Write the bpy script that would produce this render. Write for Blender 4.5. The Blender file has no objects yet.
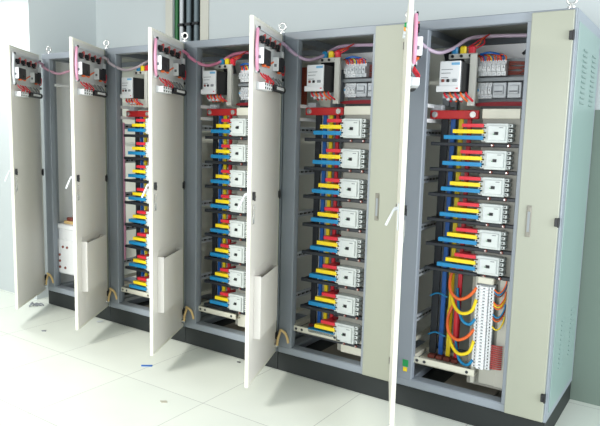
import bpy, bmesh, math, random
from mathutils import Vector, Matrix
random.seed(7)
sc = bpy.context.scene
COL = sc.collection
W = 0.8527            # pitch of the cabinets
D = 0.711             # cabinet depth
H = 2.2

# ------------------------------------------------------------------ materials
def lin(c):
    c /= 255.0
    return c / 12.92 if c <= .04045 else ((c + .055) / 1.055) ** 2.4
def mat(name, rgb, rough=.5, metal=0., noise=0., scale=8., bump=0., bscale=200., emit=0., spec=.5):
    m = bpy.data.materials.new(name); m.use_nodes = True
    nt = m.node_tree; b = nt.nodes['Principled BSDF']
    c = [lin(v) for v in rgb] + [1]
    b.inputs['Base Color'].default_value = c
    b.inputs['Roughness'].default_value = rough
    b.inputs['Metallic'].default_value = metal
    b.inputs['Specular IOR Level'].default_value = spec
    if noise or bump:
        tc = nt.nodes.new('ShaderNodeTexCoord')
    if noise:
        n = nt.nodes.new('ShaderNodeTexNoise'); n.inputs['Scale'].default_value = scale
        n.inputs['Detail'].default_value = 4
        r = nt.nodes.new('ShaderNodeMapRange')
        r.inputs['To Min'].default_value = 1 - noise; r.inputs['To Max'].default_value = 1 + noise
        mx = nt.nodes.new('ShaderNodeVectorMath'); mx.operation = 'SCALE'
        mx.inputs[0].default_value = c[:3]
        nt.links.new(tc.outputs['Object'], n.inputs['Vector'])
        nt.links.new(n.outputs['Fac'], r.inputs['Value'])
        nt.links.new(r.outputs['Result'], mx.inputs['Scale'])
        nt.links.new(mx.outputs[0], b.inputs['Base Color'])
    if bump:
        n2 = nt.nodes.new('ShaderNodeTexNoise'); n2.inputs['Scale'].default_value = bscale
        bp = nt.nodes.new('ShaderNodeBump'); bp.inputs['Strength'].default_value = bump
        bp.inputs['Distance'].default_value = .002
        nt.links.new(tc.outputs['Object'], n2.inputs['Vector'])
        nt.links.new(n2.outputs['Fac'], bp.inputs['Height'])
        nt.links.new(bp.outputs[0], b.inputs['Normal'])
    return m

BEIGE = mat('beige_enamel', (156, 159, 144), .38, noise=.015, scale=3, bump=.05)
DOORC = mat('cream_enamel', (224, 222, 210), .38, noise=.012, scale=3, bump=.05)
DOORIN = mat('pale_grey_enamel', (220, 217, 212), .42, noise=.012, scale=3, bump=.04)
STEEL = mat('blue_grey_enamel', (140, 148, 157), .42, noise=.03, scale=4, bump=.04)
PANEL = mat('green_lit_enamel', (132, 154, 150), .4, noise=.02, scale=3, bump=.04)  # beige panel paint with a greenish light cast put into its colour
INNER = mat('inner_panel_enamel', (214, 217, 206), .45, noise=.03, scale=3)
ROOF = mat('bare_zinc_sheet', (178, 180, 170), .38, .35, noise=.1, scale=5)
ZINC = mat('zinc_plate', (206, 208, 210), .45, .0, noise=.05, scale=9)
CHROME = mat('bright_zinc', (225, 225, 222), .25, .7)
PLINTH = mat('black_plinth_paint', (25, 31, 31), .6, noise=.15, scale=6)
BLACK = mat('black_plastic', (24, 26, 30), .45)
DARK = mat('dark_insulator', (40, 44, 50), .5)
WHITE = mat('white_plastic', (236, 238, 240), .4)
BRKW = mat('breaker_case', (204, 210, 208), .45, noise=.02)
LGREY = mat('light_grey_plastic', (205, 210, 214), .45)
MGREY = mat('mid_grey_plastic', (140, 146, 150), .5)
RED = mat('red_sleeve', (214, 40, 56), .4)
BARRED = mat('red_insulating_board', (196, 42, 44), .4, noise=.06, scale=12)
YEL = mat('yellow_sleeve', (245, 216, 30), .4)
BLUE = mat('blue_sleeve', (24, 134, 188), .4)
DBLUE = mat('deep_blue_sleeve', (26, 96, 178), .4)
ORANGE = mat('orange_wire', (240, 110, 50), .4)
PINK = mat('pink_spiral_wrap', (214, 150, 178), .4)
TAN = mat('tan_earth_braid', (228, 196, 136), .4)
GREEN = mat('green_plastic', (20, 150, 80), .4)
AMBER = mat('amber_lens', (240, 160, 60), .3)
BROWN = mat('brown_red_terminals', (130, 64, 54), .5)
COPPER = mat('copper', (184, 110, 70), .35, .8)
RAILM = mat('rail_grey', (196, 202, 208), .4, 0.)
TRUNK = mat('trunking_grey', (186, 185, 174), .5)
PALERED = mat('faded_red_wire', (190, 84, 82), .5)
MAROON = mat('maroon_wire', (150, 36, 46), .5)
GPLATE = mat('grey_mounting_plate', (150, 149, 140), .5, noise=.03)
PLATE = mat('beige_mounting_plate', (214, 212, 196), .45, noise=.02)
CYAN = mat('pale_blue_print', (120, 180, 220), .4)
PRINT = mat('grey_print', (120, 124, 130), .5)
GRUBBY = mat('dusty_tray', (140, 134, 122), .7, noise=.12, scale=10)
WALLM = mat('wall_paint', (192, 199, 200), .75, noise=.015, scale=2, bump=.08, bscale=120)
WALLLOW = mat('wall_dado_paint', (112, 128, 118), .6, noise=.03, scale=4)
TRIMM = mat('cream_trim_paint', (196, 195, 184), .5)
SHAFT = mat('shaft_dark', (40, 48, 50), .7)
CONDUIT = mat('grey_conduit', (104, 118, 124), .45)
CONDUITW = mat('pale_conduit', (196, 200, 202), .45)
GRCABLE = mat('green_cable', (20, 96, 44), .45)
SCRAP = mat('grey_scrap', (130, 134, 140), .6)

# ------------------------------------------------------------------ mesh builder
class M:
    def __init__(s): s.v = []; s.f = []; s.m = []; s.s = []
    def add(s, vs, fs, m=0, smooth=False):
        o = len(s.v); s.v += [tuple(v) for v in vs]
        for f in fs:
            s.f.append([i + o for i in f]); s.m.append(m); s.s.append(smooth)
        return s
    def box(s, x0, x1, y0, y1, z0, z1, m=0, b=0.):
        X, Y, Z = (x0, x1), (y0, y1), (z0, z1)
        if b <= 0:
            vs = [(X[i], Y[j], Z[k]) for i in (0, 1) for j in (0, 1) for k in (0, 1)]
            fs = [(0, 1, 3, 2), (4, 6, 7, 5), (0, 4, 5, 1), (2, 3, 7, 6), (0, 2, 6, 4), (1, 5, 7, 3)]
            return s.add(vs, fs, m)
        b = min(b, .45 * min(x1 - x0, y1 - y0, z1 - z0))
        vs = []; ix = {}
        sg = (1, -1)
        for i in (0, 1):
            for j in (0, 1):
                for k in (0, 1):
                    for a in range(3):
                        q = [X[i], Y[j], Z[k]]
                        for c, t in ((0, i), (1, j), (2, k)):
                            if c != a: q[c] += b * sg[t]
                        ix[i, j, k, a] = len(vs); vs.append(q)
        fs = []
        for i in (0, 1):
            fs.append([ix[i, 0, 0, 0], ix[i, 1, 0, 0], ix[i, 1, 1, 0], ix[i, 0, 1, 0]])
            fs.append([ix[0, i, 0, 1], ix[1, i, 0, 1], ix[1, i, 1, 1], ix[0, i, 1, 1]])
            fs.append([ix[0, 0, i, 2], ix[1, 0, i, 2], ix[1, 1, i, 2], ix[0, 1, i, 2]])
        for i in (0, 1):
            for j in (0, 1):
                fs.append([ix[0, i, j, 1], ix[1, i, j, 1], ix[1, i, j, 2], ix[0, i, j, 2]])
                fs.append([ix[i, 0, j, 0], ix[i, 1, j, 0], ix[i, 1, j, 2], ix[i, 0, j, 2]])
                fs.append([ix[i, j, 0, 0], ix[i, j, 1, 0], ix[i, j, 1, 1], ix[i, j, 0, 1]])
                for k in (0, 1):
                    fs.append([ix[i, j, k, 0], ix[i, j, k, 1], ix[i, j, k, 2]])
        return s.add(vs, fs, m)
    def prism(s, poly, axis, a0, a1, m=0):
        # poly: list of 2d points in the two other axes (cyclic order), extruded along axis
        def mk(p, a):
            q = list(p); q.insert(axis, a); return q
        n = len(poly)
        vs = [mk(p, a0) for p in poly] + [mk(p, a1) for p in poly]
        fs = [list(range(n)), list(range(n, 2 * n))] + [[i, (i + 1) % n, n + (i + 1) % n, n + i] for i in range(n)]
        return s.add(vs, fs, m)
    def cyl(s, p0, p1, r, m=0, n=14, r1=None):
        return s.tube([p0, p1], r, m, n, smooth_path=False, r1=r1)
    def tube(s, pts, r, m=0, n=8, smooth_path=True, sub=6, r1=None, ripple=0.):
        P = [Vector(p) for p in pts]
        if smooth_path and len(P) > 2:
            Q = []
            for i in range(len(P) - 1):
                a = P[max(i - 1, 0)]; b = P[i]; c = P[i + 1]; d = P[min(i + 2, len(P) - 1)]
                for k in range(sub):
                    t = k / sub
                    Q.append(.5 * ((2 * b) + (c - a) * t + (2 * a - 5 * b + 4 * c - d) * t * t + (3 * b - a - 3 * c + d) * t ** 3))
            Q.append(P[-1]); P = Q
        vs = []; fs = []
        up = None
        for i, p in enumerate(P):
            t = (P[min(i + 1, len(P) - 1)] - P[max(i - 1, 0)]).normalized()
            if up is None:
                up = t.orthogonal().normalized()
            up = (up - t * up.dot(t)).normalized()
            w = t.cross(up)
            rr = r if r1 is None else r + (r1 - r) * i / (len(P) - 1)
            if ripple: rr *= 1 + (ripple if i % 2 else -ripple)
            for k in range(n):
                a = 2 * math.pi * k / n
                vs.append(p + (up * math.cos(a) + w * math.sin(a)) * rr)
        L = len(P)
        for i in range(L - 1):
            for k in range(n):
                fs.append([i * n + k, i * n + (k + 1) % n, (i + 1) * n + (k + 1) % n, (i + 1) * n + k])
        s.add(vs, fs, m, True)
        o = len(vs)
        s.add([vs[k] for k in range(n)], [list(range(n))], m)
        s.add([vs[(L - 1) * n + k] for k in range(n)], [list(range(n))], m)
        return s
    def torus(s, c, R, r, axis, m=0, n=24, k=10):
        c = Vector(c); ax = Vector(axis).normalized(); u = ax.orthogonal().normalized(); w = ax.cross(u)
        vs = []; fs = []
        for i in range(n):
            a = 2 * math.pi * i / n; d = u * math.cos(a) + w * math.sin(a)
            for j in range(k):
                b = 2 * math.pi * j / k
                vs.append(c + d * (R + r * math.cos(b)) + ax * (r * math.sin(b)))
        for i in range(n):
            for j in range(k):
                fs.append([i * k + j, i * k + (j + 1) % k, ((i + 1) % n) * k + (j + 1) % k, ((i + 1) % n) * k + j])
        return s.add(vs, fs, m, True)
    def mesh(s, name, mats):
        me = bpy.data.meshes.new(name)
        me.from_pydata(s.v, [], s.f)
        for x in mats: me.materials.append(x)
        me.polygons.foreach_set('material_index', s.m)
        me.polygons.foreach_set('use_smooth', s.s)
        bm = bmesh.new(); bm.from_mesh(me)
        bmesh.ops.recalc_face_normals(bm, faces=bm.faces)
        bm.to_mesh(me); bm.free()
        return me

def put(name, me, parent=None, loc=(0, 0, 0), rot=(0, 0, 0), label=None):
    o = bpy.data.objects.new(name, me); COL.objects.link(o)
    o.location = loc; o.rotation_euler = rot
    if parent: o.parent = parent
    if label: o['label'] = label
    return o
CACHE = {}
def part(name, m, mats, parent=None, loc=(0, 0, 0), rot=(0, 0, 0), label=None, key=None):
    """m: an M, or a function returning one (cached under key, so copies share mesh data)"""
    if callable(m):
        key = key or name
        if key not in CACHE: CACHE[key] = m().mesh(name, mats)
        me = CACHE[key]
    else:
        me = m.mesh(name, mats)
    return put(name, me, parent, loc, rot, label)
def tag(o, label=None, cat=None, group=None, kind=None):
    if label: o['label'] = label
    if cat: o['category'] = cat
    if group: o['group'] = group
    if kind: o['kind'] = kind
    return o
def struct(name, m, mats):
    return tag(part(name, m, mats), kind='structure')

# ------------------------------------------------------------------ the setting
def floor_material():
    m = mat('floor_tiles', (230, 230, 218), .45)
    nt = m.node_tree; b = nt.nodes['Principled BSDF']
    tc = nt.nodes.new('ShaderNodeTexCoord')
    mp = nt.nodes.new('ShaderNodeMapping'); mp.inputs['Location'].default_value = (-.502, .678, 0)
    br = nt.nodes.new('ShaderNodeTexBrick')
    br.offset = 0; br.squash = 1
    br.inputs['Scale'].default_value = 1
    br.inputs['Brick Width'].default_value = .672; br.inputs['Row Height'].default_value = .672
    br.inputs['Mortar Size'].default_value = .0022; br.inputs['Mortar Smooth'].default_value = .2
    br.inputs['Color1'].default_value = [lin(v) for v in (226, 230, 221)] + [1]
    br.inputs['Color2'].default_value = [lin(v) for v in (222, 227, 218)] + [1]
    br.inputs['Mortar'].default_value = [lin(v) for v in (172, 175, 170)] + [1]
    n = nt.nodes.new('ShaderNodeTexNoise'); n.inputs['Scale'].default_value = 3; n.inputs['Detail'].default_value = 6
    r = nt.nodes.new('ShaderNodeMapRange'); r.inputs['To Min'].default_value = .95; r.inputs['To Max'].default_value = 1.04
    mx = nt.nodes.new('ShaderNodeVectorMath'); mx.operation = 'SCALE'
    nt.links.new(tc.outputs['Object'], mp.inputs['Vector']); nt.links.new(mp.outputs[0], br.inputs['Vector'])
    nt.links.new(tc.outputs['Object'], n.inputs['Vector']); nt.links.new(n.outputs['Fac'], r.inputs['Value'])
    nt.links.new(br.outputs['Color'], mx.inputs[0]); nt.links.new(r.outputs['Result'], mx.inputs['Scale'])
    nt.links.new(mx.outputs[0], b.inputs['Base Color'])
    return m
FLOOR = floor_material()
RX0, RX1, RY0 = -4.0, 7.6, -6.0
struct('floor', M().box(RX0, RX1, RY0, .9, -.1, 0), [FLOOR])
DADO = 1.755
RW0, RW1 = .838, 1.172      # the riser shaft let into the wall
struct('wall_back', M().box(-.2, RW0, .725, .9, 0, 3.3).box(RW1, RX1, .725, .9, 0, 3.3).box(RW0, RW1, .82, .9, 0, 3.3), [WALLM])
struct('wall_left', M().box(RX0, -.2, .02, .9, 0, 3.3), [WALLM])
struct('trim_dado', M().box(4.2, RX1, .719, .725, 0, DADO), [WALLLOW])

# cable riser on the back wall
r = bpy.data.objects.new('cable_riser', None); COL.objects.link(r); r.location = (.993, .82, 0)
tag(r, 'tall dark cable riser channel with cream sides on wall behind second cabinet', 'cable riser')
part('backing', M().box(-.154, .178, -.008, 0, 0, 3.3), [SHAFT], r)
part('side_trim', M().box(-.235, -.15, -.109, -.096, 0, 3.3, b=.003), [TRIMM], r, label='cream side trim')
part('side_trim', M().box(.178, .27, -.109, -.096, 0, 3.3, b=.003), [TRIMM], r, label='cream side trim')
def pipe(name, x, rad, m, label, cat, grp=None):
    y = .752
    o = tag(bpy.data.objects.new(name, None), label, cat, grp); COL.objects.link(o)
    part('pipe' if cat != 'cable' else 'sheath', M().cyl((x, y, 0), (x, y, 3.3), rad, 0, 16), [m], o)
    if cat != 'cable':
        part('clamp', M().box(x - rad - .010, x + rad + .010, y - rad - .004, .812, 2.475, 2.5, b=.004), [BLACK], o, label='black clamp')
    return o
pipe('power_cable', .862, .018, GRCABLE, 'green cable running up the riser beside the pale conduit', 'cable')
pipe('conduit', .918, .018, CONDUITW, 'pale grey conduit next to the green cable in the riser', 'conduit', 'conduits in the riser')
pipe('conduit', 1.005, .022, CONDUIT, 'grey conduit between the pale conduit and the other grey conduit', 'conduit', 'conduits in the riser')
pipe('conduit', 1.095, .023, CONDUIT, 'grey conduit farthest from the green cable, beside cream trim', 'conduit', 'conduits in the riser')

# ------------------------------------------------------------------ cabinet pieces
def rail_mesh():
    m = M().box(.052, .066, .05, .42, -.02, .02)
    for i in range(7):
        y = .075 + i * .05
        m.box(.0655, .0672, y, y + .026, -.006, .006, 1)
        m.box(.0655, .0672, y + .032, y + .040, -.005, .005, 1)
    return m
def breaker_mesh(w, h):
    m = M()
    m.box(0, w, .03, .1, -h, 0, 0, .003)                      # body
    m.box(.012, w - .012, .02, .03, -h + .012, -.012, 0, .003)  # raised cover
    for i in range(4):                                        # terminal combs
        z = -h * (.03 + i * .25)
        m.box(-.022, .002, .034, .085, z - h * .17, z, 0, .002)
        m.box(w - .002, w + .02, .04, .09, z - h * .17, z, 0, .002)
        m.cyl((-.012, .0325, z - h * .085), (-.012, .0355, z - h * .085), .0045, 1, 8)
        m.cyl((w + .008, .0385, z - h * .085), (w + .008, .0415, z - h * .085), .0045, 1, 8)
    m.box(w * .16, w * .19, .0192, .0205, -h * .88, -h * .12, 2)  # moulded line
    m.box(w * .62, w * .8, .0192, .0205, -h * .24, -h * .2, 3)
    m.box(w * .3, w * .44, .0192, .0205, -h * .22, -h * .18, 2)
    return m
def toggle_mesh(w, h):
    m = M().box(w * .42, w * .6, .0165, .0205, -h * .6, -h * .44, 0, .001)
    m.box(w * .47, w * .53, .002, .018, -h * .56, -h * .5, 0, .002)
    m.box(w * .36, w * .41, .0185, .0205, -h * .58, -h * .54, 1)
    return m
def link_mesh(x0, x1, z0, z1, y0=.03, y1=.082):
    # flat sleeved bar with a cut back-left corner, plus the tab that reaches the busbar
    m = M().prism([(x0, y0), (x1, y0), (x1, y1), (x0 + .03, y1), (x0, y0 + .03)], 2, z0, z1)
    m.box(x0 + .016, x0 + .05, y1 - .005, .165, z0 + .003, z1 - .003)
    return m
def neutral_mesh(x0, x1, z0, z1):
    m = M().box(x0, x1, .06, .085, z0, z1, 0, .003)
    for x in (.475, .56):
        m.cyl((x, .05, (z0 + z1) / 2), (x, .061, (z0 + z1) / 2), .008, 2, 10)
        m.cyl((x - .002, .047, (z0 + z1) / 2), (x - .002, .051, (z0 + z1) / 2), .0035, 1, 8)
    m.box(x0 + .004, x0 + .034, .08, .165, z0 + .003, z1 - .003)
    return m
def mcb_mesh(w):
    m = M().box(0, w - .0012, .215, .28, 0, .086, 0, .0015)
    m.box(.001, w - .002, .198, .216, .022, .064, 0, .0015)
    m.box(w * .3, w * .66, .186, .199, .038, .05, 1, .001)
    m.box(w * .25, w * .7, .2135, .216, .008, .014, 2)
    m.box(w * .25, w * .7, .2135, .216, .072, .078, 2)
    m.box(w * .15, w * .8, .1972, .199, .054, .06, 2)
    return m
def eyebolt_mesh():
    m = M().cyl((0, 0, 0), (0, 0, .012), .02, 0, 16)
    m.cyl((0, 0, .01), (0, 0, .026), .009, 0, 12, r1=.008)
    m.torus((0, 0, .045), .021, .0062, (.35, -1, 0))
    return m
def hinge_mesh():
    return M().box(-.012, .012, -.014, .004, -.021, .021, 0, .003).cyl((.008, -.012, -.024), (.008, -.012, .024), .005, 0, 10)
def relay_mesh(w, h, d):
    m = M().box(0, w - .003, .002, d, 0, h, 0, .003)
    m.box(w - .004, w + .004, 0, d + .001, -.002, h + .002, 1, .003)
    m.box(w + .003, w + .0046, d * .3, d * .7, h * .3, h * .5, 2)
    m.box(w * .1, w * .4, d - .001, d + .004, h * .15, h * .4, 0, .002)
    m.box(w * .42, w * .58, d * .3, d * .8, -.012, .002, 3, .003)
    return m
def lampback_mesh():
    m = M().cyl((0, .003, 0), (0, .03, 0), .014, 0, 12)
    m.box(-.019, .019, .008, .022, -.016, .014, 0, .002)
    m.box(-.014, .014, .012, .03, -.026, -.016, 0, .002)
    m.tube([(-.01, .02, .014), (-.025, .026, .024), (-.045, .02, .018), (-.05, .012, -.01)], .0055, 1, 6)
    return m
def pilot_mesh():
    m = M().cyl((0, -.022, 0), (0, -.0265, 0), .015, 1, 16)
    m.cyl((0, -.026, 0), (0, -.036, 0), .012, 0, 16, r1=.01)
    return m

DOORW, DOORT = .6194, .022
ZB, ZT = .1325, 2.19
def door_mesh():
    m = M().box(0, DOORW, -DOORT, -.004, ZB, ZT, 0, .003)        # outer skin
    m.box(.016, DOORW - .018, -.006, -.0015, ZB + .018, ZT - .018, 1)  # pan
    for a in ((0.001, .016, ZB + .001, ZT - .001), (DOORW - .018, DOORW - .001, ZB + .001, ZT - .001)):
        m.box(a[0], a[1], -.006, 0, a[2], a[3], 0, .002)
    for z in ((ZB + .001, ZB + .018), (ZT - .018, ZT - .001)):
        m.box(.016, DOORW - .018, -.006, 0, z[0], z[1], 0, .002)
    return m
def pocket_mesh():
    y1 = .042
    m = M()
    m.box(.155, .53, y1 - .003, y1, .40, .755, 0, .001)
    m.box(.155, .53, -.001, y1, .397, .401, 0)
    m.box(.152, .156, -.001, y1, .397, .755, 0)
    m.box(.529, .533, -.001, y1, .397, .765, 0)
    m.box(.155, .53, -.0015, .0005, .40, .80, 0)
    return m
DOORANG = [.9212, 1.0111, 1.1022, 1.1955, 1.1142]

def build_door(root, k, simple=False):
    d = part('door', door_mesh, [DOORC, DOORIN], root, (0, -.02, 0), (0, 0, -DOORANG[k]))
    def plate():
        m = M().box(.018, .585, .0005, .006, 1.895, 2.142, 0, .0015)
        m.box(.018, .585, .004, .014, 2.128, 2.142, 0, .001)
        m.box(.018, .585, .004, .014, 1.895, 1.909, 0, .001)
        for s in (.035, .57):
            for z in (1.905, 2.132):
                m.cyl((s, .014, z), (s, .024, z), .009, 1, 8)
        return m
    part('device_plate', plate, [ZINC, BLACK], d, label='grey zinc plate')
    for s, z, w, h, dd in ((.43, 1.945, .15, .082, .042), (.09, 1.94, .15, .078, .036)):
        part('relay', lambda: relay_mesh(w, h, dd), [BLACK, WHITE, PRINT, ORANGE], d, (s, .006, z), label='black relay with white face', key='relay%d' % (s > .3))
    for i, s in enumerate((.52, .41, .30, .19)):
        part('lamp_socket', lampback_mesh, [BLACK, PALERED], d, (s, .004, 2.082), label='black lamp socket with red wires')
        part('pilot_lamp', pilot_mesh, [(GREEN, AMBER, LGREY, LGREY)[i], LGREY], d, (s, 0, 2.09), key='pilot%d' % i)
    part('wire_clip', lambda: M().box(.03, .075, .006, .024, 2.0, 2.035, 0, .003).box(.03, .07, .006, .022, 2.033, 2.075, 1, .003), [BLACK, WHITE], d, label='black and white wire clip')
    def termstrip():
        m = M().box(.375, .55, .0, .012, 1.808, 1.851, 2)
        for i in range(4):
            s = .38 + i * .042
            m.box(s, s + .037, .01, .045, 1.811, 1.849, 0, .002)
            m.box(s + .01, s + .027, .044, .046, 1.815, 1.825, 1)
            m.box(s + .01, s + .027, .044, .046, 1.835, 1.845, 1)
        return m
    part('terminal_block', termstrip, [WHITE, BLACK, ZINC], d, label='white terminal block')
    part('buzzer', lambda: M().cyl((.085, .028, 1.838), (.345, .028, 1.838), .021, 0, 16).cyl((.085, .028, 1.838), (.10, .028, 1.838), .023, 0, 16)
         .cyl((.32, .028, 1.838), (.36, .028, 1.838), .024, 0, 16).box(.13, .29, .042, .0505, 1.829, 1.846, 1, .001), [BLACK, WHITE], d, label='black cylinder with white label')
    def wires():
        m = M()
        rnd = random.Random(3)
        for i in range(4):
            s = .367 + i * .05
            m.tube([(s, .04, 1.847), (s + rnd.uniform(-.02, .02), .045, 1.862), (s + rnd.uniform(-.02, .02), .03, 1.88), (s + .01, .015, 1.9)], .004, 0, 6)
        for i in range(3):
            s = .12 + i * .06
            m.tube([(s, .04, 1.847), (s + .01, .04, 1.86), (s + rnd.uniform(-.02, .02), .025, 1.88), (s + .02, .015, 1.9)], .005, 2, 6)
        m.tube([(.44, .02, 1.95), (.41, .03, 1.94), (.37, .02, 1.955), (.33, .02, 1.97), (.28, .02, 1.985)], .0055, 1, 6)
        m.tube([(.1, .02, 1.95), (.07, .03, 1.93), (.05, .03, 1.98), (.05, .02, 2.0)], .0045, 0, 6)
        return m
    part('wiring', wires, [RED, ORANGE, MGREY], d, label='red wires')
    part('spiral_wrap', lambda: M().tube([(.578, .012, 2.128), (.59, .014, 2.08), (.597, .014, 2.02), (.592, .014, 1.95), (.575, .012, 1.905)], .0095, 0, 10, ripple=.04), [PINK if k else LGREY], d, label='pink spiral wrap', key='wrap%d' % (k > 0))
    part('latch', lambda: M().box(.567, .59, 0, .012, 1.205, 1.25, 0, .002).cyl((.578, .0, 1.222), (.578, .014, 1.222), .009, 0, 12).box(.572, .587, .008, .014, 1.20, 1.236, 0, .002)
         .box(.572, .582, .004, .008, 1.10, 1.18, 1).box(.562, .588, 0, .005, 1.07, 1.12, 1, .001).box(.568, .582, .004, .006, 1.078, 1.112, 2), [BLACK, CHROME, MGREY], d, label='black and steel latch')
    part('swing_handle', lambda: M().box(.562, .594, -.03, -.022, 1.13, 1.26, 0, .003).cyl((.578, -.028, 1.236), (.578, -.047, 1.23), .009, 0, 10)
         .prism([(-.04, 1.232), (-.045, 1.225), (-.07, 1.168), (-.078, 1.15), (-.088, 1.153), (-.08, 1.172), (-.051, 1.234)], 0, .573, .583), [LGREY], d, label='pale grey swing handle')
    if k in (1, 2, 3):
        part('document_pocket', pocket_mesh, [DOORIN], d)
    part('hinge', lambda: M().box(-.004, .02, -.002, .012, 1.165, 1.21, 0, .003).cyl((-.002, .004, 1.158), (-.002, .004, 1.217), .006, 0, 10), [BLACK], d, label='black hinge', key='hingea')
    part('hinge', lambda: M().box(-.004, .02, -.002, .012, .225, .27, 0, .003).cyl((-.002, .004, .22), (-.002, .004, .275), .006, 0, 10), [BLACK], d, label='black hinge', key='hingeb')
    part('earth_stud', lambda: M().cyl((.03, -.004, .185), (.03, .022, .185), .008, 0, 10).cyl((.03, 0, .185), (.03, .006, .185), .014, 0, 10), [CHROME], d)
    return d

def frame_mesh():
    m = M()
    e = .001
    m.box(.006, .107, .0, .045, .126, H - .002, 0, .004)                # hinge post
    m.box(.022, .09, .044, .075, .13, H - .05, 0)                         # its return
    m.box(.625, .652, .0, .05, .126, H - .002, 0, .003)                  # post beside the compartment
    m.box(W - .045, W - e, .0, .045, .126, H - .002, 0, .003)
    m.box(.002, .05, D - .05, D - .002, .126, H - .002, 0, .003)
    m.box(W - .05, W - .002, D - .05, D - .002, .126, H - .002, 0, .003)
    m.box(e, W - e, -.002, .05, H - .05, H, 0, .004)                      # top front
    m.box(e, W - e, D - .05, D, H - .05, H, 0, .004)
    m.box(e, .05, .05, D - .05, H - .05, H, 0); m.box(W - .05, W - e, .05, D - .05, H - .05, H, 0)
    m.box(e, W - e, -.002, .075, .1258, .175, 0, .006)                      # bottom front
    m.box(e, W - e, D - .05, D, .126, .175, 0, .004)
    m.box(.02, .1, .07, D - .05, .126, .17, 0, .004); m.box(W - .06, W - e, .07, D - .05, .126, .17, 0, .004)
    return m

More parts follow.
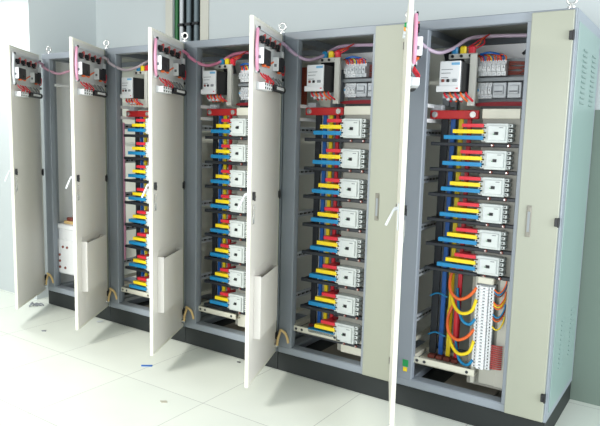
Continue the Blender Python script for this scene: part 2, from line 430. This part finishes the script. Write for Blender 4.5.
def build_cabinet(k, label, brk=None):
    root = bpy.data.objects.new('electrical_cabinet', None); COL.objects.link(root)
    root.location = (k * W, 0, 0)
    tag(root, label, 'electrical cabinet', 'switchgear cabinets standing in one row')
    last = k == 4; first = k == 0
    part('frame', frame_mesh, [STEEL], root, label='blue grey steel frame')
    part('plinth', lambda: M().box(.001, W - .001, .004, D - .004, 0, .1255, 0, .003), [PLINTH], root, label='black plinth')
    part('roof', lambda: M().box(.01, W - .01, .04, D - .04, H - .012, H - .003), [ROOF], root, label='grey metal roof sheet')
    part('back_panel', lambda: M().box(.02, W - .02, D - .024, D - .012, .15, H - .04), [INNER], root)
    if first:
        part('side_panel', lambda: M().box(.004, .012, .05, D - .05, .17, H - .05), [WHITE], root, key='sideL', label='white side panel')
    def bottom():
        m = M().box(.26, .62, .09, .6, .135, .15, 0)
        m.box(.45, .56, .075, .2, .15, .162, 0, .004)
        return m
    part('gland_plate', bottom, [GRUBBY], root, label='dusty grey gland plate')
    # narrow front panel over the cable compartment
    fp = part('front_panel', lambda: M().box(.648, W - .01, -.018, 0, ZB, ZT, 0, .003), [BEIGE], root, label='narrow beige front panel')
    part('lock', lambda: M().box(.69, .716, -.022, -.0175, 1.085, 1.245, 0, .003).box(.697, .709, -.0235, -.021, 1.105, 1.225, 1)
         .cyl((.703, -.0215, 1.105), (.703, -.027, 1.105), .008, 0, 10).box(.695, .711, -.026, -.021, 1.215, 1.235, 0, .002), [mat('satin_grey', (126, 124, 114), .4, .3) if k == 0 else bpy.data.materials['satin_grey'], MGREY], fp, label='grey lock plate')
    for z in (2.07, 1.173, .267):
        part('hinge', hinge_mesh, [BLACK], fp, (W - .014, -.016, z), label='black hinge', key='phinge')
    # eyebolts on the front corners
    part('eyebolt', eyebolt_mesh, [CHROME], root, (W - (.02 if k == 3 else .035), .03, H), label='bright steel eyebolt')
    if first:
        part('eyebolt', eyebolt_mesh, [CHROME], root, (.02, .06, H), label='bright steel eyebolt')
    # door
    build_door(root, k)
    # spiral wrapped loom from the door into the top of the cabinet
    a = DOORANG[k]; dx, dy, nx, ny = math.cos(a), -math.sin(a), math.sin(a), math.cos(a)
    def dp(s, n, z): return (s * dx + n * nx, -.02 + s * dy + n * ny, z)
    pth = [dp(.1, .03, 2.118), dp(.03, .04, 2.105), (.072, -.035, 2.085), (.105, .02, 2.05), (.15, .07, 2.035), (.20, .14, 2.065), (.26, .22, 2.125), (.36, .28, 2.14), (.6, .32, 2.135)]
    if first: pth = pth[:6] + [(.22, .2, 2.06), (.3, .3, 2.10), (.45, .4, 2.14)]
    part('spiral_loom', M().tube(pth, .0105, 0, 10, sub=8, ripple=.03), [mat('loom_wrap', [(196, 150, 170), (205, 190, 198), (226, 140, 172), (196, 170, 196), (196, 176, 196)][k], .4)], root, label='wrapped door wiring loom')
    # earth braid from door to post
    if not last: part('earth_braid', M().tube([dp(.03, .016, .185), dp(.028, .02, .23), dp(.015, .03, .275), (.045, -.03, .292), (.07, -.015, .27), (.082, -.006, .235), (.085, .0, .205)], .0085, 0, 8, ripple=.05), [TAN], root, label='tan earth braid')
    if last:
        part('earth_mark', M().box(.05, .085, -.0015, .0005, .245, .285, 0).box(.055, .08, -.0018, -.0012, .215, .24, 1), [GREEN, YEL], root, label='green and yellow earth mark')
    # perforated support rails along the left side
    for z in (1.6, 1.328, 1.05, .775, .5) if not first else ():
        part('perforated_rail', rail_mesh, [RAILM, BLACK], root, (0, 0, z), label='perforated grey rail')
    for z in (1.75, 1.667) if not first else (1.94,):
        part('cross_rail', lambda: M().box(.075, .1, .05, .5, -.011, .011, 0, .002), [WHITE], root, (0, 0, z), label='white cross rail')

    if first:
        # a nearly empty bay: white rail and a white relay box with a row of buttons
        part('cross_rail', M().box(.06, .62, .3, .32, 1.59, 1.61, 0, .002), [WHITE], root, label='white cross rail')
        part('cross_rail', M().box(.05, .62, .3, .325, 1.92, 1.945, 0, .002), [TAN], root, label='beige cross rail')
        def ubox():
            m = M().box(.03, .40, .12, .34, .29, .70, 0, .006)
            m.box(.035, .395, .112, .122, .30, .60, 0, .003)
            m.box(.022, .41, .11, .345, .69, .735, 0, .008)
            return m
        ub = part('control_box', ubox, [WHITE], root, (.015, -.06, 0), label='white control box')
        for x, z in ((.105, .35), (.105, .405), (.105, .46), (.152, .535), (.212, .535), (.18, .35)):
            part('button', lambda: M().cyl((0, .104, 0), (0, .114, 0), .011, 0, 12), [BROWN], ub, (x, 0, z), label='dark button', key='cbtn')
        def blob():
            m = M().box(.06, .24, .16, .26, .733, .76, 0, .006).box(.09, .16, .17, .24, .757, .79, 1, .006)
            m.tube([(.16, .2, .78), (.2, .17, .82), (.26, .18, .78), (.32, .2, .74)], .01, 1, 8)
            return m
        part('cable_gland', blob, [TAN, BROWN], root, (.05, -.06, 0), label='brown cable gland')
        return root

    off = brk['dx']; dz = brk['dz']
    # ---- main switch
    sx0, sx1, sz0, sz1 = brk['sw']
    def switch():
        w = sx1 - sx0; h = sz1 - sz0
        m = M().box(sx0, sx1, .028, .16, sz0 - .002, sz1 + .0, 1, .004)        # black body
        m.box(sx0 - .001, sx1 - .004, .018, .03, sz0 + .016, sz1 + .002, 0, .003)  # white face
        m.box(sx0 - .016, sx1 - .004, .014, .035, sz0 - .002, sz0 + .03, 0, .003)  # stepped foot
        m.box(sx0 + w * .55, sx1 - .008, .0165, .0185, sz1 - .02, sz1 - .007, 2)
        for i, q in enumerate((.72, .6, .45)):
            m.box(sx0 + w * .08, sx0 + w * (.62 - .1 * i), .0168, .0185, sz0 + h * q, sz0 + h * q + .003, 3)
        m.box(sx1 - .022, sx1 - .010, .0125, .0145, sz0 + .012, sz0 + .018, 4)
        return m
    sw = part('main_switch', switch(), [WHITE, BLACK, CYAN, PRINT, RED], root, label='large switch with white face and black body')
    for i, (q, mm) in enumerate(((.18, BROWN), (.42, BLACK), (.7, MGREY))):
        x = sx0 + (sx1 - sx0) * q; z = sz0 + (sz1 - sz0) * .36
        part('button', M().box(x - .009, x + (.009 if i < 2 else .018), .012, .019, z - .008, z + .008, 0, .003), [mm], sw)
    def bracket():
        m = M().box(sx0 - .0, sx1 + .045, .135, .15, 2.012 + dz, 2.04 + dz, 0, .003)
        m.box(sx1 + .008, sx1 + .045, .125, .15, 1.755 + dz, 2.035 + dz, 0, .003)
        m.box(sx1 + .005, sx1 + .035, .12, .15, 1.755 + dz, 1.80 + dz, 0, .003)
        for x in (.2, .25, .3):
            m.cyl((x + off, .128, 2.026 + dz), (x + off, .137, 2.026 + dz), .0085, 1, 10)
        return m
    part('switch_bracket', bracket(), [mat('bracket_grey', (206, 206, 198), .45), BLACK], root, label='pale grey bracket')
    for x, mm in ((.205, BLUE), (.253, YEL), (.302, RED)):
        part('cable_sleeve', M().box(x - .018 + off, x + .018 + off, .14, .172, 2.03 + dz, 2.082 + dz, 0, .008), [mm], root)
    def hood():
        m = M().prism([(.10, 2.0), (.08, 2.07), (.13, 2.10), (.19, 2.10), (.21, 2.0)], 1, .30, .31)
        return m
    part('barrier', hood(), [DARK], root, label='dark insulating barrier')
    def topwires():
        m = M(); rnd = random.Random(k)
        for i in range(3):
            m.tube([(.25 + .03 * i + off, .15, 2.06 + dz), (.30 + .03 * i + off, .17, 2.09 + dz), (.33 + .01 * i, .2, 2.115), (.36, .25, 2.145)], .0035, i % 2, 6)
        cols = [1, 0, 2, 1, 0, 3, 2, 1, 0]
        for i in range(13):
            x = .335 + i * .011
            m.tube([(x, .22, 2.0 + dz), (x + rnd.uniform(-.006, .006), .21, 2.022 + dz), (x - .02 + rnd.uniform(-.015, .015), .23, 2.038 + dz), (x - .05, .26, 2.04 + dz)], .004, cols[i % 9], 6)
        m.tube([(.33, .21, 2.04 + dz), (.38, .2, 2.046 + dz), (.42, .22, 2.04 + dz), (.45, .25, 2.03 + dz)], .006, 2, 8)
        return m
    part('black_cable', lambda: M().tube([(.6, .3, 2.13), (.59, .28, 2.09), (.57, .27, 2.06), (.545, .26, 2.03)], .009, 0, 8), [BLACK], root, label='black cable')
    part('wiring', topwires(), [RED, ORANGE, DBLUE, YEL, BLACK], root, label='bunch of coloured wires')
    def lowwires():
        m = M()
        m.box(sx0 + .01, sx1 + .0, .05, .10, sz0 - .034, sz0 - .012, 0, .003)
        for i in range(5):
            x = sx0 + .02 + i * .03
            m.tube([(x, .05, sz0 - .006), (x + .008, .04, sz0 - .02), (x + .022, .045, sz0 - .034), (x + .03, .08, sz0 - .05)], .006, 1 if i % 2 else 2, 6)
        for i in range(3):
            x = sx0 + .045 + i * .035
            m.cyl((x, .04, sz0 - .04), (x, .06, sz0 - .04), .009, 0, 8)
        return m
    part('wiring', lowwires(), [LGREY, ORANGE, RED], root, label='red and orange wires')
    # ---- rows of miniature breakers
    mx = .322 + off * .5
    part('equipment_plate', M().box(.31, .615, .285, .292, 1.77 + dz, 2.02 + dz), [MGREY], root, label='grey plate')
    for i in range(6):
        part('miniature_breaker', lambda: mcb_mesh(.0255), [WHITE if i < 3 or k == 4 else LGREY, WHITE if k == 4 else LGREY, LGREY], root, (mx + i * .0255, 0, 1.922 + dz), key='mcb%d%d' % (i < 3, k == 4))
    for i in range(4):
        part('miniature_breaker', lambda: mcb_mesh(.02), [WHITE, CYAN if i == 0 else WHITE, LGREY], root, (mx + .004 + i * .02, 0, 1.80 + dz), key='mcbs%d' % (i == 0))
    part('time_relay', lambda: M().box(0, .072, .21, .28, 0, .083, 0, .003).box(.008, .06, .198, .212, .02, .066, 0, .003).box(.012, .056, .196, .199, .03, .038, 1), [LGREY, PRINT], root, (mx + .088, 0, 1.802 + dz), label='grey relay')
    part('time_relay', lambda: M().box(0, .085, .22, .28, .012, .07, 0, .003).cyl((.03, .212, .045), (.03, .221, .045), .01, 1, 10), [MGREY, LGREY], root, (mx + .168, 0, 1.802 + dz), label='dark grey relay')
    part('wire_duct', M().box(.315, .612, .2, .275, 1.892 + dz, 1.912 + dz, 0, .002), [MGREY], root, label='grey wire duct')
    def sidew():
        m = M(); rnd = random.Random(5 + k)
        for i in range(9):
            z = 1.93 + dz + i * .0085
            m.tube([(mx + .155, .25, z), (.53, .24, z + rnd.uniform(-.006, .006)), (.565, .25, z + rnd.uniform(-.006, .006)), (.61, .26, z)], .0035, 0, 6)
        for i in range(5):
            m.tube([(.31, .19, 1.765 + dz), (.36, .18, 1.772 + dz - .004 * i), (.48, .18, 1.776 + dz - .005 * i), (.615, .19, 1.775 + dz - .005 * i)], .004, 1 if i < 4 else 0, 6)
        return m
    part('cover_strip', M().box(.36, .612, .17, .2, 1.742 + dz, 1.756 + dz), [BLACK], root, label='black strip')
    part('wiring', sidew(), [BROWN, MAROON, BLACK], root, label='red wires')
    # ---- busbars and the red board that holds them
    def board():
        m = M().box(.09 + off, .372 + off, .12, .135, 1.684 + dz, 1.732 + dz, 0, .004)
        for x in (.122, .34):
            m.cyl((x + off, .112, 1.708 + dz), (x + off, .121, 1.708 + dz), .017, 1, 16)
            m.cyl((x + off, .106, 1.708 + dz), (x + off, .113, 1.708 + dz), .011, 1, 6)
        return m
    part('busbar_board', board(), [BARRED, CHROME], root, label='red board with two steel bolts')
    zb = brk['zb']; bo = brk.get('bo', off)
    part('rear_bright_plate', M().box(.03, .622, .44, .45, 2.0 + dz, 2.115), [WHITE], root, label='white plate added for the bright rear strip')  # plate added well forward to catch light as the bright rear strip
    part('terminal_cover', M().box(.085 + off, .15 + off, .15, .2, 1.72 + dz, 1.765 + dz, 0, .005), [LGREY], root, label='pale terminal cover')
    for x, mm, w in ((.163, DARK, .042), (.212, DBLUE, .026), (.258, YEL, .026), (.306, RED, .024)):
        part('busbar', M().box(x - w / 2 + bo, x + w / 2 + bo, .165, .18, zb, 1.735 + dz if mm is not DARK else 1.69 + dz, 0, .002), [mm], root)
    # base channel carrying the busbars
    def chan():
        m = M().box(.1, .46, .03, .04, .268, .305, 0, .002)
        m.box(.1, .46, .03, .24, .268, .272, 0); m.box(.1, .46, .23, .24, .268, .305, 0, .002)
        m.box(.055, .1, .03, .5, .275, .305, 0, .003)
        m.box(.045, .068, .045, .5, .36, .385, 0, .002)
        for x in (.125, .17, .42):
            m.cyl((x, .0285, .286), (x, .031, .286), .009, 1, 10)
        return m
    part('base_channel', chan, [PLATE, DARK], root, (0, 0, brk['dc']), label='cream channel')
    for x in (.163, .212, .258, .306):
        part('insulator', lambda: M().box(-.02, .02, .14, .2, .275, .296, 0, .004), [BROWN], root, (x + bo, 0, brk['dc']), label='brown insulator', key='insul')
    part('mounting_plate', M().box(.40, .6, .1, .112, .2, 1.735 + dz, 0, .002).box(.4, .6, .085, .1, 1.685 + dz, 1.738 + dz, 1, .003).box(.435, .585, .085, .1, .2, .3, 1, .003) if k < 4 else
         M().box(.40, .6, .1, .112, .2, 1.735 + dz, 0, .002).box(.4, .6, .085, .1, 1.685 + dz, 1.738 + dz, 1, .003), [GPLATE, PLATE], root, label='grey mounting plate with cream top')
    # ---- the column of moulded-case breakers with their coloured links
    w, h = brk['w'], brk['h']
    ck = '%d' % (k == 4)
    x0 = brk['x0']
    for i in range(brk['n']):
        z = brk['z0'] - i * brk['p']
        b = part('circuit_breaker', lambda: breaker_mesh(w, h), [BRKW, BLACK, LGREY, PRINT], root, (x0, 0, z), label='white circuit breaker', key='brk' + ck)
        part('toggle', lambda: toggle_mesh(w, h), [BLACK, GREEN], b, label='black toggle', key='tog' + ck)
        xe = x0 - .012
        for nm, xs, za, zc, mm in (('red', .312, -.03, -.21, RED), ('yellow', .263, -.34, -.54, YEL), ('blue', .214, -.66, -.87, BLUE)):
            part('busbar_link', lambda: link_mesh(xs + off, xe, zc * h, za * h), [mm], root, (0, 0, z), label=nm + ' link', key='link%s%d' % (nm, k))
        part('neutral_link', lambda: neutral_mesh(.128 + off, .612, -1.24 * h, -1.05 * h), [DARK, CHROME, BROWN], root, (0, 0, z), label='black link', key='neu%d' % k)
    if k == 1:
        part('pink_cable', M().tube([(.082, .09, 1.63), (.085, .09, 1.3), (.082, .09, 1.0), (.086, .09, .7), (.082, .09, .52)], .010, 0, 8), [PINK], root, label='pink cable')
    if k == 2:
        m = M(); rr = random.Random(4)
        for i in range(7):
            x = .70 + .022 * i
            m.tube([(x, .3, 2.02), (x + rr.uniform(-.01, .01), .3, 1.9), (x + rr.uniform(-.01, .01), .3, 1.75)], .011, 0, 6)
        part('wiring', m, [mat('rust_red_wire', (176, 76, 50), .5)], root, label='rust red cables')
    if last:
        build_terminals(root)
    return root

def build_terminals(root):
    def strip():
        m = M().box(.452, .552, .06, .09, .315, .79, 2)
        n = 26
        for i in range(n):
            z = .318 + i * (.465 / n); hh = .465 / n - .0016
            m.box(.452, .477, .05, .08, z, z + hh, 0, .001); m.box(.462, .468, .0485, .051, z + .004, z + hh - .004, 1)
            m.box(.48, .52, .034, .08, z, z + hh, 0, .001)
            m.box(.494, .506, .0325, .0345, z + .004, z + hh - .006, 3)
            m.box(.523, .55, .05, .08, z, z + hh, 0, .001); m.box(.534, .54, .0485, .051, z + .004, z + hh - .004, 1)
        return m
    part('terminal_strip', strip(), [WHITE, DARK, MGREY, PRINT], root, (-.013, 0, 0), label='tall white terminal strip')
    part('terminal_cap', M().box(.46, .545, .04, .09, .795, .83, 0, .004), [PLATE], root, (-.013, 0, 0), label='cream end cap')
    part('cable_trunking', M().box(.556, .612, .08, .13, .22, .84, 0, .003).box(.47, .56, .085, .11, .22, .315, 0, .003), [TRUNK], root, label='pale vertical trunking')
    part('cable_trunking', M().box(.43, .452, .06, .11, .22, .84, 0, .003), [TRUNK], root, label='pale vertical trunking')
    def loops():
        m = M()
        for dz_, ins in ((0, 0), (-.235, 0)):
            m.tube([(.29, .155, .83 + dz_), (.27, .14, .76 + dz_), (.29, .1, .69 + dz_), (.35, .07, .66 + dz_), (.41, .06, .69 + dz_), (.452, .055, .745 + dz_)], .009, 0, 8)
            m.tube([(.265, .155, .80 + dz_), (.275, .14, .71 + dz_), (.31, .1, .62 + dz_), (.37, .06, .585 + dz_), (.43, .055, .61 + dz_), (.455, .05, .68 + dz_)], .0095, 1, 8)
            m.tube([(.31, .155, .70 + dz_), (.33, .13, .61 + dz_), (.37, .08, .545 + dz_), (.42, .06, .53 + dz_), (.455, .05, .57 + dz_)], .0085, 2, 8)
            m.tube([(.15, .15, .63 + dz_), (.2, .14, .655 + dz_), (.26, .14, .64 + dz_)], .005, 2, 6)
        return m
    part('cable_loop', loops(), [ORANGE, YEL, BLUE], root, (-.012, 0, .02), label='red, yellow and blue cable loops')
    part('cable_sleeve', M().tube([(.305, .15, .67), (.306, .15, .60), (.306, .15, .45), (.306, .15, .4)], .017, 0, 10), [RED], root)
    def rightw():
        m = M(); rnd = random.Random(9)
        for i in range(10):
            z = .77 - i * .011 - (i // 3) * .035
            m.tube([(.55, .05, z), (.572, .04, z - .012), (.59, .05, z - .004), (.603, .07, z + .03), (.605, .075, z + .06)], .0038, (0, 1, 2, 0, 3)[i % 5], 6)
        return m
    part('wiring', rightw(), [ORANGE, BLUE, BROWN, YEL], root, (-.013, 0, 0), label='orange and blue control wires')
    def redt():
        m = M()
        for i in range(12):
            z = .33 + i * .0115
            m.tube([(.552, .06, z), (.57, .052, z + .003), (.59, .055, z + .002), (.607, .07, z)], .0042, 0, 6)
        return m
    part('wiring', redt(), [PALERED], root, (-.013, 0, 0), label='red control wires')

LBL = ['grey cabinet farthest down the row, nearly empty, with a white control box low inside',
       'grey cabinet in front of the cable riser, its breakers mostly hidden by a neighbouring door',
       'middle grey cabinet of the row, bright pink loom crossing its opening, breakers partly covered',
       'grey cabinet fully showing eight white breakers, with a lock on its beige front panel',
       'grey cabinet with tall white terminal strip and vented side panel tinted pale green']
build_cabinet(0, LBL[0])
build_cabinet(1, LBL[1], dict(dx=-.012, dz=-.008, sw=(.15, .275, 1.818, 1.972), zb=.3, z0=1.662, p=.1775, n=8, w=.128, h=.116, x0=.41, dc=.0))
build_cabinet(2, LBL[2], dict(bo=-.03, dx=.002, dz=.006, sw=(.147, .27, 1.836, 1.992), zb=.3, z0=1.668, p=.175, n=8, w=.128, h=.116, x0=.40, dc=-.005))
build_cabinet(3, LBL[3], dict(dx=.003, dz=.012, sw=(.166, .289, 1.84, 1.996), zb=.3, z0=1.674, p=.1816, n=8, w=.128, h=.116, x0=.428, dc=.018))
c5 = build_cabinet(4, LBL[4], dict(dx=.0, dz=-.006, sw=(.176, .294, 1.822, 1.98), zb=.3, z0=1.654, p=.1412, n=6, w=.116, h=.1, x0=.442, dc=.0))

# end panel of the row
def endpanel():
    x = W
    m = M().box(x - .001, x + .002, .004, D - .002, .126, H - .002, 1)
    m.box(x, x + .006, .05, D - .05, .165, H - .055, 0, .003)
    # pressed vents in two columns, top and bottom
    for zz in (1.76, .36):
        for c in (.19, .45):
            for i in range(11):
                z = zz + i * .026
                m.prism([(x + .005, z), (x + .014, z + .003), (x + .005, z + .016)], 1, c, c + .09, 0)
    return m
part('side_panel', endpanel(), [PANEL, STEEL], c5, label='side panel with vents, tinted pale green for the light')

# ------------------------------------------------------------------ scraps on the floor
def scrap(name, m, mats, label, cat):
    return tag(part(name, m, mats), label, cat, 'scraps on the floor')
rnd = random.Random(11)
s = M()
for i in range(7):
    a = rnd.uniform(0, 6.28); x, y = -.02 + rnd.uniform(-.03, .03), -.115 + rnd.uniform(-.04, .04)
    s.tube([(x - .03 * math.cos(a), y - .03 * math.sin(a), .006), (x, y, .012 + .006 * i % .02), (x + .03 * math.cos(a), y + .03 * math.sin(a), .006)], .006, 0, 6)
scrap('wire_offcut', s, [SCRAP], 'little heap of grey wire offcuts on floor by farthest cabinet', 'wire offcuts')
s = M().prism([(1.79, -.5), (1.80, -.51), (1.86, -.47), (1.85, -.455)], 2, .0005, .006)
scrap('tape_scrap', s, [DBLUE], 'small blue scrap of tape on the bright floor', 'scrap')
s = M().prism([(.63, -.48), (.65, -.49), (.675, -.47), (.655, -.455)], 2, .0005, .005)
scrap('tape_scrap', s, [SCRAP], 'dark grey chip on the floor in front of the farthest doors', 'scrap')
s = M().prism([(2.3, -.81), (2.325, -.82), (2.35, -.8), (2.33, -.785)], 2, .0005, .004)
scrap('paper_scrap', s, [mat('tan_scrap', (176, 172, 156), .7)], 'pale tan scrap on the open floor nearest the camera', 'scrap')
s = M()
for i in range(4):
    x, y = .79 + rnd.uniform(-.03, .03), -.06 + rnd.uniform(-.015, .015)
    s.prism([(x, y), (x + .03, y - .01), (x + .035, y + .02), (x + .005, y + .025)], 2, .0005 + .002 * i, .0025 + .002 * i)
scrap('paper_scrap', s, [LGREY], 'pale crumpled scrap by the plinth near the second door', 'scrap')
s = M().cyl((2.262, -.062, .005), (2.285, -.055, .005), .0045, 0, 8)
scrap('screw', s, [DARK], 'tiny dark screw by the plinth beside a door bottom', 'screw')

# ------------------------------------------------------------------ light
w = bpy.data.worlds.new('room_light'); sc.world = w; w.use_nodes = True
bg = w.node_tree.nodes['Background']
bg.inputs[0].default_value = (.86, .97, 1.0, 1); bg.inputs[1].default_value = .34
def area(name, loc, target, sx, sy, power, col=(1, 1, 1)):
    l = bpy.data.lights.new(name, 'AREA'); l.shape = 'RECTANGLE'; l.size = sx; l.size_y = sy; l.energy = power; l.color = col
    o = bpy.data.objects.new(name, l); COL.objects.link(o); o.location = loc
    o.rotation_euler = (Vector(target) - Vector(loc)).to_track_quat('-Z', 'Y').to_euler()
    return o
area('ceiling_tube_light', (1.3, -3.0, 3.0), (1.3, -2.6, 0), 1.0, .3, 100, (1, .99, .93))
area('corner_tube_light', (-.75, -.40, 2.72), (-.75, -.40, 0), .8, .2, 22, (.97, 1, .98))
area('side_fill_light', (8.4, -1.6, 1.8), (2.5, -.2, 1.2), 2.2, 1.8, 225, (.93, .97, 1))  # unseen area light added to brighten the right-facing door faces
area('front_fill_light', (2.6, -6.4, 1.6), (2.4, 0, 1.3), 5.0, 2.0, 225, (.97, .99, 1))  # fill added out front to light the cabinet interiors

# ------------------------------------------------------------------ camera
cx, cy, cz, yaw, pitch, roll, f = 4.8636, -3.2089, 1.5692, .5909, -.1269, .0255, 612.67
fw = Vector((-math.sin(yaw) * math.cos(pitch), math.cos(yaw) * math.cos(pitch), math.sin(pitch)))
rt = Vector((math.cos(yaw), math.sin(yaw), 0)); up = rt.cross(fw)
r2 = rt * math.cos(roll) + up * math.sin(roll); u2 = -rt * math.sin(roll) + up * math.cos(roll)
cam = bpy.data.cameras.new('camera'); co = bpy.data.objects.new('camera', cam); COL.objects.link(co)
cam.sensor_width = 36; cam.lens = f / 600 * 36; cam.clip_start = .05
co.matrix_world = Matrix(((r2.x, u2.x, -fw.x, cx), (r2.y, u2.y, -fw.y, cy), (r2.z, u2.z, -fw.z, cz), (0, 0, 0, 1)))
sc.camera = co
sc.view_settings.view_transform = 'Standard'; sc.view_settings.look = 'None'
sc.view_settings.exposure = 0.22; sc.view_settings.gamma = 1
sc.view_settings.use_curve_mapping = False
